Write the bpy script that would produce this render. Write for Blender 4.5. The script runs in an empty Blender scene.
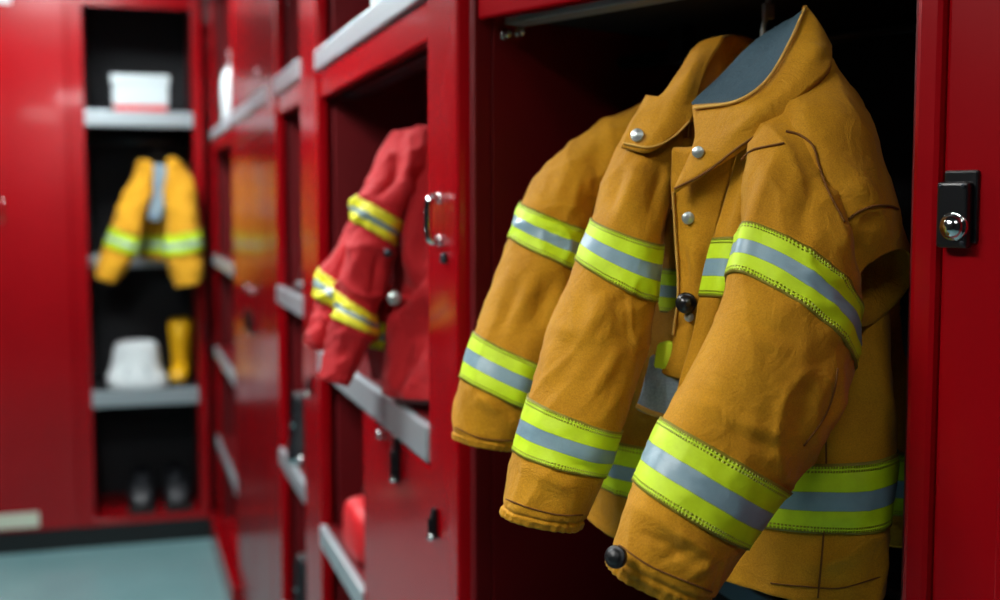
import bpy, bmesh, math
import numpy as np
from mathutils import Vector, Matrix

scene = bpy.context.scene
COL = scene.collection
R_ = math.radians

# ------------------------------------------------------------------ camera
CAM = np.array([0.0, 0.0, 1.65])
F = 1200.0
YAW, PITCH = R_(17.5), math.atan(95 / 1200)
FW = np.array([math.sin(YAW) * math.cos(PITCH), math.cos(YAW) * math.cos(PITCH), -math.sin(PITCH)])
RT = np.array([math.cos(YAW), -math.sin(YAW), 0.0])
UP = np.cross(RT, FW)


def P(x, y, d):
    """World point seen at photo position (x, y), d metres along the view axis."""
    x, y, d = np.asarray(x, float), np.asarray(y, float), np.asarray(d, float)
    return CAM + d[..., None] * (FW + RT * ((x - 500) / F)[..., None] - UP * ((y - 300) / F)[..., None])


def proj(p):
    q = p - CAM
    d = q @ FW
    return 500 + F * (q @ RT) / d, 300 - F * (q @ UP) / d, d


cam_data = bpy.data.cameras.new('camera')
cam = bpy.data.objects.new('camera', cam_data)
COL.objects.link(cam)
cam.location = CAM
cam.rotation_euler = Matrix((RT, UP, -FW)).transposed().to_euler()
cam_data.sensor_width = 36
cam_data.lens = 36 * F / 1000
cam_data.clip_start = 0.02
cam_data.dof.use_dof = True
cam_data.dof.focus_distance = 1.12
cam_data.dof.aperture_fstop = 3.3
scene.camera = cam

# --------------------------------------------------------------- materials
def lin(c):
    return tuple((v / 12.92 if v <= 0.04045 else ((v + 0.055) / 1.055) ** 2.4) for v in [k / 255 for k in c]) + (1,)


class NT:
    def __init__(s, name):
        s.m = bpy.data.materials.new(name)
        s.m.use_nodes = True
        s.n, s.l = s.m.node_tree.nodes, s.m.node_tree.links
        s.b = s.n['Principled BSDF']

    def add(s, t, **kw):
        k = s.n.new(t)
        for a, v in kw.items():
            setattr(k, a, v)
        return k

    def link(s, a, b):
        s.l.new(a, b)

    def set(s, **kw):
        for k, v in kw.items():
            s.b.inputs[k.replace('_', ' ')].default_value = v
        return s

    def noise(s, scale, detail=4, rough=0.55, vec=None, dist=0):
        k = s.add('ShaderNodeTexNoise')
        k.inputs['Scale'].default_value = scale
        k.inputs['Detail'].default_value = detail
        k.inputs['Roughness'].default_value = rough
        k.inputs['Distortion'].default_value = dist
        if vec is not None:
            s.link(vec, k.inputs['Vector'])
        return k.outputs['Fac']

    def ramp(s, fac, stops, interp='LINEAR'):
        k = s.add('ShaderNodeValToRGB')
        k.color_ramp.interpolation = interp
        e = k.color_ramp.elements
        e[0].position, e[0].color = stops[0]
        e[1].position, e[1].color = stops[1]
        for p, c in stops[2:]:
            q = e.new(p)
            q.color = c
        s.link(fac, k.inputs['Fac'])
        return k.outputs['Color']

    def bump(s, h, strength, dist, normal=None):
        k = s.add('ShaderNodeBump')
        k.inputs['Strength'].default_value = strength
        k.inputs['Distance'].default_value = dist
        s.link(h, k.inputs['Height'])
        if normal is not None:
            s.link(normal, k.inputs['Normal'])
        return k.outputs['Normal']

    def obj(s):
        return s.add('ShaderNodeTexCoord').outputs['Object']

    def uv(s):
        return s.add('ShaderNodeTexCoord').outputs['UV']


def simple(name, col, rough=0.5, metal=0.0, coat=0.0, bump=0.0, bscale=60):
    t = NT(name)
    t.set(Base_Color=lin(col), Roughness=rough, Metallic=metal, Coat_Weight=coat, Coat_Roughness=0.08)
    if bump:
        t.link(t.bump(t.noise(bscale, 5, vec=t.obj()), bump, 0.004), t.b.inputs['Normal'])
    return t.m


def paint(name, dark, light, rough, coat):
    t = NT(name)
    v = t.obj()
    t.link(t.ramp(t.noise(3.0, 3, vec=v), [(0.3, lin(dark)), (0.7, lin(light))]), t.b.inputs['Base Color'])
    t.set(Roughness=rough, Coat_Weight=coat, Coat_Roughness=0.07)
    t.b.inputs['Specular IOR Level'].default_value = 0.32
    n1 = t.bump(t.noise(260, 2, vec=v), 0.05, 0.001)
    t.link(t.bump(t.noise(5, 2, vec=v), 0.05, 0.02, n1), t.b.inputs['Normal'])
    return t.m


def cloth(name, dark, light, weave=900, sheen=0.05, wr=0.55):
    t = NT(name)
    v = t.obj()
    base = t.ramp(t.noise(9, 6, 0.65, vec=v), [(0.3, lin(dark)), (0.72, lin(light))])
    mix = t.add('ShaderNodeMix', data_type='RGBA', blend_type='MULTIPLY')
    mix.inputs['Factor'].default_value = 0.55
    t.link(base, mix.inputs['A'])
    t.link(t.ramp(t.noise(weave * 0.8, 3, 0.7, vec=v), [(0.3, (0.55, 0.55, 0.55, 1)), (0.65, (1.15, 1.15, 1.15, 1))]), mix.inputs['B'])
    t.link(mix.outputs['Result'], t.b.inputs['Base Color'])
    t.set(Roughness=0.78, Sheen_Weight=sheen, Sheen_Roughness=0.5)
    t.b.inputs['Specular IOR Level'].default_value = 0.25
    a = t.bump(t.noise(weave, 2, 0.6, vec=v), 0.35, 0.0008)
    b = t.bump(t.noise(38, 6, 0.62, vec=v, dist=0.8), wr, 0.006, a)
    t.link(b, t.b.inputs['Normal'])
    return t.m


def band_mat(name, lime, silver, edge):
    """Retro-reflective trim: yellow-green, silver, yellow-green, with rows of stitching along both edges."""
    t = NT(name)
    uv = t.uv()
    sep = t.add('ShaderNodeSeparateXYZ')
    t.link(uv, sep.inputs[0])
    L, S, E = lin(lime), lin(silver), lin(edge)
    col = t.ramp(sep.outputs['Y'], [(0.0, E), (0.035, L), (0.36, tuple(0.45 * c for c in L[:3]) + (1,)), (0.37, S),
                                    (0.645, tuple(0.45 * c for c in L[:3]) + (1,)), (0.655, L), (0.965, E)], 'CONSTANT')
    # stitching
    w = t.add('ShaderNodeTexWave', wave_type='BANDS', bands_direction='X')
    w.inputs['Scale'].default_value = 5.5
    w.inputs['Distortion'].default_value = 1.2
    t.link(uv, w.inputs['Vector'])
    em = t.ramp(sep.outputs['Y'], [(0.0, (0, 0, 0, 1)), (0.035, (1, 1, 1, 1)), (0.06, (0, 0, 0, 1)), (0.085, (1, 1, 1, 1)), (0.11, (0, 0, 0, 1)),
                                   (0.89, (1, 1, 1, 1)), (0.915, (0, 0, 0, 1)), (0.94, (1, 1, 1, 1)), (0.965, (0, 0, 0, 1))], 'CONSTANT')
    mul = t.add('ShaderNodeMath', operation='MULTIPLY')
    t.link(em, mul.inputs[0])
    t.link(w.outputs['Fac'], mul.inputs[1])
    mul2 = t.add('ShaderNodeMath', operation='MULTIPLY')
    mul2.inputs[1].default_value = 0.75
    t.link(mul.outputs[0], mul2.inputs[0])
    mix = t.add('ShaderNodeMix', data_type='RGBA')
    t.link(mul2.outputs[0], mix.inputs['Factor'])
    t.link(col, mix.inputs['A'])
    mix.inputs['B'].default_value = E
    v = t.obj()
    mx2 = t.add('ShaderNodeMix', data_type='RGBA', blend_type='MULTIPLY')
    mx2.inputs['Factor'].default_value = 0.4
    t.link(mix.outputs['Result'], mx2.inputs['A'])
    t.link(t.ramp(t.noise(30, 6, 0.7, vec=v), [(0.3, (0.6, 0.62, 0.6, 1)), (0.7, (1.1, 1.1, 1.1, 1))]), mx2.inputs['B'])
    t.link(mx2.outputs['Result'], t.b.inputs['Base Color'])
    ism = t.ramp(sep.outputs['Y'], [(0.0, (0.62,) * 3 + (1,)), (0.37, (0.38,) * 3 + (1,)), (0.645, (0.62,) * 3 + (1,))], 'CONSTANT')
    t.link(ism, t.b.inputs['Roughness'])
    a = t.bump(mul.outputs[0], 0.9, 0.003)
    b = t.bump(t.noise(45, 5, 0.6, vec=v, dist=0.5), 0.25, 0.004, a)
    t.link(b, t.b.inputs['Normal'])
    return t.m


M = {
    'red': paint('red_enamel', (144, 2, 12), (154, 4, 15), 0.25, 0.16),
    'red_shaded': paint('red_enamel_shaded', (94, 2, 8), (102, 2, 10), 0.55, 0.1),  # darker copy of the red enamel, interior shade put into its colour
    'black_in': simple('black_inner_shade', (22, 24, 28), 0.75, bump=0.1),  # charcoal puts the darkness of the red locker interiors into the colour
    'alu': simple('brushed_aluminium', (178, 190, 194), 0.38, 0.55, bump=0.06, bscale=200),
    'chrome': simple('chrome', (215, 220, 222), 0.12, 1.0),
    'stud': simple('brushed_stud', (186, 196, 194), 0.36, 0.75),
    'steel': simple('dark_steel', (60, 66, 72), 0.35, 0.8),
    'black': simple('black_plastic', (16, 18, 21), 0.3, coat=0.3),
    'rubber': simple('black_rubber', (20, 22, 26), 0.45, bump=0.1),
    'canvas': cloth('mustard_canvas', (180, 122, 10), (206, 148, 20)),
    'canvas_far': cloth('ochre_canvas', (205, 145, 20), (222, 163, 32)),
    'redcloth': cloth('red_canvas', (164, 18, 26), (188, 28, 34), sheen=0.06),
    'lining': cloth('slate_lining', (42, 66, 78), (62, 88, 100), 500),
    'denim': cloth('grey_denim', (104, 128, 142), (160, 178, 188), 420, wr=0.6),
    'seam': simple('brown_seam', (112, 68, 12), 0.9),
    'piping': simple('ochre_piping', (206, 160, 70), 0.8),
    'band': band_mat('reflective_trim', (206, 240, 10), (132, 164, 178), (140, 128, 26)),
    'band_red': band_mat('yellow_trim', (232, 226, 20), (126, 150, 150), (200, 190, 20)),
    'limetab': simple('lime_webbing', (205, 235, 30), 0.7, bump=0.3, bscale=300),
    'white': simple('white_card', (196, 208, 210), 0.6, bump=0.05),
    'whitecloth': simple('white_cotton', (228, 236, 236), 0.85, bump=0.3, bscale=40),
    'whiteshell': simple('white_shell', (222, 236, 238), 0.3, coat=0.5),
    'yellowrubber': simple('yellow_rubber', (226, 170, 10), 0.4, bump=0.1),
    'sole': simple('black_sole', (26, 26, 26), 0.7),
    'label': simple('label_card', (214, 222, 200), 0.5),
    'kick': simple('black_kickboard', (10, 18, 20), 0.5),
    'crate': simple('blue_grey_enamel', (104, 134, 150), 0.4, 0.2),
    'redbag': simple('red_nylon', (205, 30, 36), 0.5, bump=0.3, bscale=50),
}


def floor_mat():
    t = NT('teal_epoxy_floor')
    v = t.obj()
    t.link(t.ramp(t.noise(2.0, 6, 0.6, vec=v), [(0.3, lin((108, 150, 152))), (0.7, lin((128, 168, 170)))]), t.b.inputs['Base Color'])
    t.set(Roughness=0.35, Coat_Weight=0.2)
    t.link(t.bump(t.noise(40, 5, vec=v), 0.08, 0.003), t.b.inputs['Normal'])
    return t.m


M['floor'] = floor_mat()
M['wall'] = simple('grey_wall_paint', (120, 124, 126), 0.8, bump=0.08, bscale=80)
M['wall_dark'] = simple('charcoal_wall_paint', (26, 26, 29), 0.8, bump=0.08, bscale=80)
M['ceiling'] = simple('ceiling_paint', (90, 92, 94), 0.9, bump=0.05)


def emis(name, col, strength):
    t = NT(name)
    t.set(Base_Color=(0.8, 0.8, 0.8, 1), Emission_Color=col, Emission_Strength=strength)
    return t.m


# ------------------------------------------------------------------ objects
def tag(o, label=None, cat=None, group=None, kind=None):
    for k, v in (('label', label), ('category', cat), ('group', group), ('kind', kind)):
        if v:
            o[k] = v
    return o


def thing(name, label, cat, loc, rz=0.0, group=None):
    o = bpy.data.objects.new(name, None)
    COL.objects.link(o)
    o.location = loc
    o.rotation_euler = (0, 0, rz)
    o.empty_display_size = 0.05
    return tag(o, label, cat, group)


class MB:
    """Collects shapes in one bmesh."""
    def __init__(s):
        s.bm = bmesh.new()
        s.uvd = None

    def box(s, a, b, bev=0.003, seg=2):
        a, b = Vector(a), Vector(b)
        c, d = (a + b) / 2, b - a
        g = bmesh.ops.create_cube(s.bm, size=1, matrix=Matrix.Translation(c) @ Matrix.Diagonal((abs(d.x), abs(d.y), abs(d.z), 1)))
        if bev:
            es = list({e for v in g['verts'] for e in v.link_edges})
            bmesh.ops.bevel(s.bm, geom=es, offset=min(bev, 0.45 * min(abs(d.x), abs(d.y), abs(d.z))), segments=seg, affect='EDGES', profile=0.5)
        return s

    def grid(s, V, closed=False, uv=None, flip=False):
        """V: (rows, cols, 3)."""
        n, m = V.shape[:2]
        vs = [[s.bm.verts.new(V[i, j]) for j in range(m)] for i in range(n)]
        lay = s.bm.loops.layers.uv.verify() if uv is not None else None
        for i in range(n - 1):
            for j in range(m if closed else m - 1):
                k = (j + 1) % m
                q = [(i, j), (i, k), (i + 1, k), (i + 1, j)]
                if flip:
                    q.reverse()
                try:
                    f = s.bm.faces.new([vs[a][b] for a, b in q])
                except ValueError:
                    continue
                f.smooth = True
                if lay is not None:
                    for lp, (a, b) in zip(f.loops, q):
                        bb = b if not (closed and b == 0 and j == m - 1) else m
                        lp[lay].uv = (uv[0] * bb / m, uv[1][a] if hasattr(uv[1], '__len__') else a / (n - 1))
        return vs

    def tube(s, pts, r, seg=10, cap=True):
        pts = np.asarray(pts, float)
        n = len(pts)
        r = np.full(n, r) if np.isscalar(r) else np.asarray(r, float)
        T = np.gradient(pts, axis=0)
        T /= np.linalg.norm(T, axis=1)[:, None] + 1e-12
        a = np.array([0, 0, 1.0]) if abs(T[0, 2]) < 0.9 else np.array([1.0, 0, 0])
        V = np.zeros((n, seg, 3))
        for i in range(n):
            u = a - T[i] * (a @ T[i])
            u /= np.linalg.norm(u)
            w = np.cross(T[i], u)
            a = u
            for j in range(seg):
                t = 2 * math.pi * j / seg
                V[i, j] = pts[i] + r[i] * (math.cos(t) * u + math.sin(t) * w)
        vs = s.grid(V, True)
        if cap:
            s.bm.faces.new(vs[0][::-1])
            s.bm.faces.new(vs[-1])
        return s

    def lathe(s, prof, seg=24, mat=None):
        """prof: (radius, z) pairs around local z; mat places it."""
        V = np.zeros((len(prof), seg, 3))
        for i, (r, z) in enumerate(prof):
            for j in range(seg):
                t = 2 * math.pi * j / seg
                p = Vector((max(r, 1e-5) * math.cos(t), max(r, 1e-5) * math.sin(t), z))
                V[i, j] = (mat @ p) if mat is not None else p
        s.grid(V, True)
        return s

    def build(s, name, mat, parent=None, shade=None, world=False):
        bmesh.ops.remove_doubles(s.bm, verts=s.bm.verts, dist=1e-6)
        bmesh.ops.recalc_face_normals(s.bm, faces=s.bm.faces)
        if shade:
            for f in s.bm.faces:
                f.smooth = True
        me = bpy.data.meshes.new(name)
        s.bm.to_mesh(me)
        s.bm.free()
        me.materials.append(mat)
        o = bpy.data.objects.new(name, me)
        COL.objects.link(o)
        if parent is not None:
            o.parent = parent
            if world:
                loc = Vector((0, 0, 0))
                q = parent
                while q is not None:
                    loc += q.location
                    q = q.parent
                me.transform(Matrix.Translation(-loc))
        return o


def box(name, a, b, mat, parent=None, bev=0.003):
    return MB().box(a, b, bev).build(name, mat, parent)


# ---------------------------------------------------------------- cloth kit
_rng = np.random.RandomState(5)
_perm = _rng.rand(64, 64, 64)


def vnoise(p):
    p = np.asarray(p, float)
    i = np.floor(p).astype(int)
    f = p - i
    f = f * f * (3 - 2 * f)
    i0, i1 = i % 64, (i + 1) % 64
    out = 0
    for a in (0, 1):
        for b in (0, 1):
            for c in (0, 1):
                w = (f[..., 0] if a else 1 - f[..., 0]) * (f[..., 1] if b else 1 - f[..., 1]) * (f[..., 2] if c else 1 - f[..., 2])
                out = out + w * _perm[(i1 if a else i0)[..., 0], (i1 if b else i0)[..., 1], (i1 if c else i0)[..., 2]]
    return out * 2 - 1


def crom(C, n, ts=None):
    """Catmull-Rom through control rows C -> n rows; C may have any trailing shape."""
    C = np.asarray(C, float)
    k = len(C)
    if ts is None:
        ts = np.linspace(0, k - 1, n)
    E = np.concatenate([[2 * C[0] - C[1]], C, [2 * C[-1] - C[-2]]])
    i = np.clip(np.floor(ts).astype(int), 0, k - 2)
    f = (ts - i).reshape((-1,) + (1,) * (C.ndim - 1))
    a, b, c, d = E[i], E[i + 1], E[i + 2], E[i + 3]
    return 0.5 * (2 * b + (c - a) * f + (2 * a - 5 * b + 4 * c - d) * f ** 2 + (3 * b - a - 3 * c + d) * f ** 3)


def normals(V, closed):
    du = np.roll(V, -1, 1) - np.roll(V, 1, 1)
    if not closed:
        du[:, 0] = V[:, 1] - V[:, 0]
        du[:, -1] = V[:, -1] - V[:, -2]
    dv = np.gradient(V, axis=0)
    N = np.cross(du, dv)
    return N / (np.linalg.norm(N, axis=2)[..., None] + 1e-12)


def fold_disp(px, py, folds, front):
    """folds: (list of points, width px, height mm). Ridges and creases sculpted into the cloth."""
    D = np.zeros_like(px)
    for pts, w, h in folds:
        pts = np.asarray(pts, float)
        best = np.full(px.shape, 1e9)
        sb = np.zeros_like(px)
        tot = len(pts) - 1
        for i in range(tot):
            a, b = pts[i], pts[i + 1]
            ab = b - a
            t = np.clip(((px - a[0]) * ab[0] + (py - a[1]) * ab[1]) / (ab @ ab), 0, 1)
            dd = np.hypot(px - a[0] - t * ab[0], py - a[1] - t * ab[1])
            m = dd < best
            best = np.where(m, dd, best)
            sb = np.where(m, (i + t) / tot, sb)
        taper = np.sin(np.clip(sb, 0.0, 1.0) * math.pi * 0.84 + 0.25)
        D += h * 0.001 * np.exp(-(best / w) ** 2) * np.clip(taper, 0, 1) * front
    return D


class Tube:
    """Closed cloth tube (sleeve, torso) through cross sections.
    station: (Lx, Ly, Rx, Ry, dL, dR, front bulge m, back bulge m, sag x px, sag y px)."""
    def __init__(s, st, m=96, per=22, folds=(), amp=3.0, nscale=(10, 10), seed=0.0, power=0.85, gather=None, hump=None):
        st = np.asarray(st, float)
        s.k = len(st)
        n = (s.k - 1) * per + 1
        s.per = per
        A = crom(st, n)
        L, Rr = P(A[:, 0], A[:, 1], A[:, 4]), P(A[:, 2], A[:, 3], A[:, 5])
        C, H = (L + Rr) / 2, (Rr - L) / 2
        s.C = C
        dm = (A[:, 4] + A[:, 5]) / 2
        t = np.linspace(0, 2 * math.pi, m, endpoint=False) - math.pi / 2
        cs, sn = np.cos(t), np.sin(t)
        pw = lambda q: np.sign(q) * np.abs(q) ** power
        V = np.zeros((n, m, 3))
        dirn = C / 1.0 - CAM
        dirn = dirn / np.linalg.norm(dirn, axis=1)[:, None]
        for j in range(m):
            b = np.where(sn[j] > 0, A[:, 6], A[:, 7]) * pw(sn[j])
            V[:, j] = C + H * pw(cs[j]) - dirn * b[:, None] + (sn[j] * dm / F)[:, None] * (RT * A[:, 8, None] - UP * A[:, 9, None])
        s.sn = sn
        N = normals(V, True)
        # keep normals outward
        if np.mean(np.sum(N * (V - C[:, None]), axis=2)) < 0:
            N = -N
        px, py, _ = proj(V)
        front = np.clip(sn[None, :] * 2.2 + 0.5, 0, 1) * np.ones((n, 1))
        v = np.linspace(0, 1, n)[:, None] * np.ones((1, m))
        q = V * np.array([1, 1, 0.7])
        wv = np.stack([vnoise(V * 7 + seed), vnoise(V * 7 + seed + 9), vnoise(V * 7 + seed + 17)], -1)
        D = amp * 0.0014 * vnoise(q * nscale[0] + seed + 0.9 * wv)
        rid = 1 - np.abs(vnoise(q * nscale[1] * 2.1 + seed + 31 + 1.4 * wv))
        D += amp * 0.0013 * (rid ** 4 - 0.3)
        rid = 1 - np.abs(vnoise(q * nscale[1] * 4.3 + seed + 57 + 2.2 * wv))
        D += amp * 0.0005 * (rid ** 4 - 0.3)
        D += amp * 0.0003 * vnoise(q * 60 + seed + 1.5 * wv)
        if folds:
            D = D + fold_disp(px, py, folds, front)
        if gather:
            v0, frq, ga = gather
            g = np.clip((v - v0) / (1 - v0), 0, 1)
            ph = t[None, :] * frq * 1.35 + 4.5 * vnoise(V * 22)
            D = D + 0.0007 * ga * (np.sin(ph) + 0.6 * vnoise(V * 120)) * np.minimum(g * 1.6, 1) * (0.6 + 0.8 * vnoise(V * 35))
        if hump:
            for hv, hw, ha in hump:
                D = D + 0.001 * ha * np.exp(-((v * (s.k - 1) - hv) / hw) ** 2)
        s.V = V + N * D[..., None]
        s.N = normals(s.V, True)
        if np.mean(np.sum(s.N * (s.V - C[:, None]), axis=2)) < 0:
            s.N = -s.N
        s.m = m

    def rows(s, a, b):
        return int(round(a * s.per)), int(round(b * s.per))

    def build(s, name, mat, parent, a=0, b=None, inner=0.05, close_top=True, inset=0.9):
        b = s.k - 1 if b is None else b
        i0, i1 = s.rows(a, b)
        V = s.V[i0:i1 + 1]
        C = s.C[i0:i1 + 1]
        if inner:
            # turn the hem and run the lining back up inside
            ax = C[-1] - C[-8]
            ax /= np.linalg.norm(ax)
            cm = V[-1].mean(0)
            roll = [cm + (V[-1] - cm) * f + ax * o for f, o in ((0.985, 0.002), (0.955, 0.0025), (0.93, 0.0))]
            k = max(2, int(len(V) * 0.55))
            ins = []
            for i in range(1, k, 3):
                c = V[-1 - i].mean(0)
                ins.append(c + (V[-1 - i] - c) * inset)
            c = ins[-1].mean(0)
            ins.append(c + (ins[-1] - c) * 0.01)
            V = np.concatenate([V, np.array(roll), np.array(ins)])
        if close_top:
            c = V[0].mean(0)
            V = np.concatenate([[c + (V[0] - c) * 0.01], [c + (V[0] - c) * 0.6], V])
        mb = MB()
        mb.grid(V, True)
        return mb.build(name, mat, parent, world=True)

    def band(s, name, mat, parent, a, b, off=0.0022, urep=6.0):
        i0, i1 = s.rows(a, b)
        ts = np.linspace(a, b, max(10, 2 * (i1 - i0) // 2 + 1))
        V = crom(s.V, 0, ts * s.per)
        N = crom(s.N, 0, ts * s.per)
        return shell_band(name, mat, parent, V, N, off, urep, True)

    def path(s, pts, lift=0.0008, n=60):
        """Points on the front of the cloth under a line of photo positions."""
        return surf_path(s.V[:, s.sn > -0.05], pts, lift, n)


def shell_band(name, mat, parent, V, N, off, urep, closed):
    n = len(V)
    ed = 3
    W = [V[0] + N[0] * 0.0002] + [V[i] + N[i] * off for i in range(n)] + [V[-1] + N[-1] * 0.0002]
    vv = [0.0] + list(np.linspace(0, 1, n)) + [1.0]
    mb = MB()
    mb.grid(np.array(W), closed, uv=(urep, vv))
    o = mb.build(name, mat, parent, world=True)
    return o


def surf_path(V, pts, lift=0.0008, n=60):
    p = crom(np.asarray(pts, float), n)
    px, py, d = proj(V)
    px, py, d = px.ravel(), py.ravel(), d.ravel()
    out = []
    for x, y in p:
        r = (px - x) ** 2 + (py - y) ** 2
        k = np.argsort(r)[:9]
        out.append(d[k].min() * 0.5 + np.average(d[k], weights=1 / (r[k] + 0.5)) * 0.5 - lift)
    out = np.array(out)
    for _ in range(3):
        out[1:-1] = (out[:-2] + 2 * out[1:-1] + out[2:]) / 4
    return P(p[:, 0], p[:, 1], out)


class Sheet:
    """Cloth panel with thickness through rows of (x, y, depth) control points."""
    def __init__(s, rows, per=14, folds=(), amp=2.0, seed=0.0, ns=14):
        C = np.asarray(rows, float)
        s.per = per
        s.k, s.c = C.shape[:2]
        G = crom(C, (s.k - 1) * per + 1)
        G = crom(G.transpose(1, 0, 2), (s.c - 1) * per + 1).transpose(1, 0, 2)
        V = P(G[..., 0], G[..., 1], G[..., 2])
        N = normals(V, False)
        if np.mean(np.sum(N * (CAM - V), axis=2)) < 0:
            N = -N
        wv = np.stack([vnoise(V * 9 + seed), vnoise(V * 9 + seed + 9), vnoise(V * 9 + seed + 17)], -1)
        D = amp * 0.001 * (vnoise(V * ns + seed + wv) + 0.35 * vnoise(V * 55 + seed + wv))
        if folds:
            D = D + fold_disp(G[..., 0], G[..., 1], folds, 1.0)
        s.V = V + N * D[..., None]
        s.N = normals(s.V, False)
        if np.mean(np.sum(s.N * (CAM - s.V), axis=2)) < 0:
            s.N = -s.N

    def build(s, name, mat, parent, th=0.005, r0=None, r1=None):
        V, N = s.V, s.N
        n, m = V.shape[:2]
        # closed cross section per row: front, rounded edge, back
        front = V
        back = V - N * th
        e0 = (V[:, :1] + back[:, :1]) / 2
        e1 = (V[:, -1:] + back[:, -1:]) / 2
        d0 = V[:, :1] - V[:, 1:2]
        d1 = V[:, -1:] - V[:, -2:-1]
        nn = lambda q: q / (np.linalg.norm(q, axis=2)[..., None] + 1e-12)
        e0, e1 = e0 + nn(d0) * th * 0.5, e1 + nn(d1) * th * 0.5
        W = np.concatenate([front, e1, back[:, ::-1], e0], axis=1)
        c0, c1 = (V[:1] + back[:1]) / 2, (V[-1:] + back[-1:]) / 2
        t0 = c0 + nn(V[:1] - V[1:2]) * th * 0.5
        t1 = c1 + nn(V[-1:] - V[-2:-1]) * th * 0.5

        def capline(t, e0r, e1r):
            return np.concatenate([t, e1r, t[:, ::-1], e0r], axis=1)
        W = np.concatenate([capline(t0, e0[:1], e1[:1]), W, capline(t1, e0[-1:], e1[-1:])], axis=0)
        mb = MB()
        mb.grid(W, True)
        return mb.build(name, mat, parent, world=True)

    def band(s, name, mat, parent, a, b, off=0.002, urep=3.0):
        ts = np.linspace(a, b, 24)
        V = crom(s.V, 0, ts * s.per)
        N = crom(s.N, 0, ts * s.per)
        return shell_band(name, mat, parent, V, N, off, urep, False)

    def path(s, pts, lift=0.0008, n=50):
        return surf_path(s.V, pts, lift, n)


def stud(name, mat, parent, px, py, d, r, out=0.35, lean=(0, 0)):
    """Domed press stud facing the viewer's side of the cloth."""
    c = P(px, py, d)
    z = CAM - c
    z = z / np.linalg.norm(z) + RT * lean[0] + UP * lean[1]
    z /= np.linalg.norm(z)
    x = np.cross(UP, z)
    x /= np.linalg.norm(x)
    y = np.cross(z, x)
    m = Matrix(((x[0], y[0], z[0], c[0]), (x[1], y[1], z[1], c[1]), (x[2], y[2], z[2], c[2]), (0, 0, 0, 1)))
    h = r * out
    prof = [(0, -0.002), (r, -0.002), (r * 1.02, h * 0.25), (r * 0.93, h * 0.5), (r * 0.8, h * 0.45), (r * 0.66, h * 0.7), (r * 0.4, h * 0.95), (0, h)]
    return MB().lathe(prof, 28, m).build(name, mat, parent, True, world=True)


def cord(name, mat, parent, pts, r=0.0011):
    return MB().tube(pts, r, 8).build(name, mat, parent, True, world=True)


# =================================================================== setting
D_ROW = 0.42      # the locker row stands 0.42 m right of the viewer
Y_BACK = 6.0
X0, X1, Y0_, Y1 = -2.4, 1.45, -1.6, 6.75
HC = 2.95


def struct(name, a, b, mat):
    return tag(box(name, a, b, mat, None, 0), kind='structure')


struct('floor', (X0 - .1, Y0_ - .1, -0.1), (X1 + .1, Y1 + .1, 0), M['floor'])
struct('ceiling', (X0 - .1, Y0_ - .1, HC), (X1 + .1, Y1 + .1, HC + .1), M['ceiling'])
struct('wall_back', (X0, Y1, 0), (X1, Y1 + .1, HC), M['wall'])
struct('wall_front', (X0, Y0_ - .1, 0), (X1, Y0_, HC), M['wall_dark'])
struct('wall_left', (X0 - .1, Y0_, 0), (X0, Y1, HC), M['wall_dark'])
struct('wall_right', (X1, Y0_, 0), (X1 + .1, Y1, HC), M['wall_dark'])

# ceiling lamps over the aisle, then an added fill panel behind the viewer
LAMP_E = emis('lamp_diffuser', (0.93, 0.98, 1.0, 1), 60.0)
LAMP_F = emis('lamp_diffuser_far', (0.93, 0.98, 1.0, 1), 45.0)
LAMP_N = emis('lamp_diffuser_bright', (1.0, 0.98, 0.94, 1), 44.0)
LAMP_FILL = emis('fill_diffuser', (1.0, 0.98, 0.95, 1), 8.5)  # added fill, brightens the shaded right side of the front coat


def ceiling_or_fill_light(x, y, w, l, label, mat, z=HC):
    t = thing('ceiling_or_fill_light', label, 'light', (x, y, z), 0)
    if z < HC:
        for yy in (-l * 0.35, l * 0.35):
            MB().tube([(0, yy, -0.02), (0, yy, HC - z)], 0.008, 10).build('rod', M['alu'], t, True)
        box('housing', (-w / 2, -l / 2, -0.034), (w / 2, l / 2, -0.005), M['alu'], t, 0.002)
    mb = MB()
    f = 0.03
    for a, b in (((-w / 2 - f, -l / 2 - f, -0.07), (-w / 2, l / 2 + f, 0)), ((w / 2, -l / 2 - f, -0.07), (w / 2 + f, l / 2 + f, 0)),
                 ((-w / 2, -l / 2 - f, -0.07), (w / 2, -l / 2, 0)), ((-w / 2, l / 2, -0.07), (w / 2, l / 2 + f, 0))):
        mb.box(a, b, 0.004)
    mb.build('frame', M['alu'], t)
    box('diffuser', (-w / 2, -l / 2, -0.055), (w / 2, l / 2, -0.035), mat, t, 0)
    return t


ceiling_or_fill_light(-0.62, 0.85, 0.3, 0.7, 'hanging light panel over the aisle nearest the two mustard coats', LAMP_N, 2.5)
ceiling_or_fill_light(-0.30, 2.5, 0.25, 0.9, 'hanging light panel over the middle of the aisle near the red coat', LAMP_E, 2.5)
ceiling_or_fill_light(-0.30, 5.0, 0.5, 0.9, 'ceiling light panel over the aisle near the far lockers', LAMP_F)
ceiling_or_fill_light(0.0, -0.6, 0.6, 0.6, 'added square fill light panel, unseen behind the viewer', LAMP_FILL)

# =================================================================== lockers
ROT_ROW = -math.pi / 2


def row_y(px):
    return D_ROW / math.tan(YAW + math.atan((px - 500) / F))


def shelf(parent, x0, x1, y0, y1, z, th=0.04, mat=None, edge=True):
    """Shelf board with an aluminium edge strip along its front."""
    s = box('shelf', (x0, y0 + 0.012, z - th * 0.7), (x1, y1, z), mat or M['red_shaded'], parent, 0.002)
    if edge:
        box('shelf_edge', (x0, y0 - 0.004, z - th), (x1, y0 + 0.012, z + 0.003), M['alu'], s, 0.003)
    return s


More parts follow.
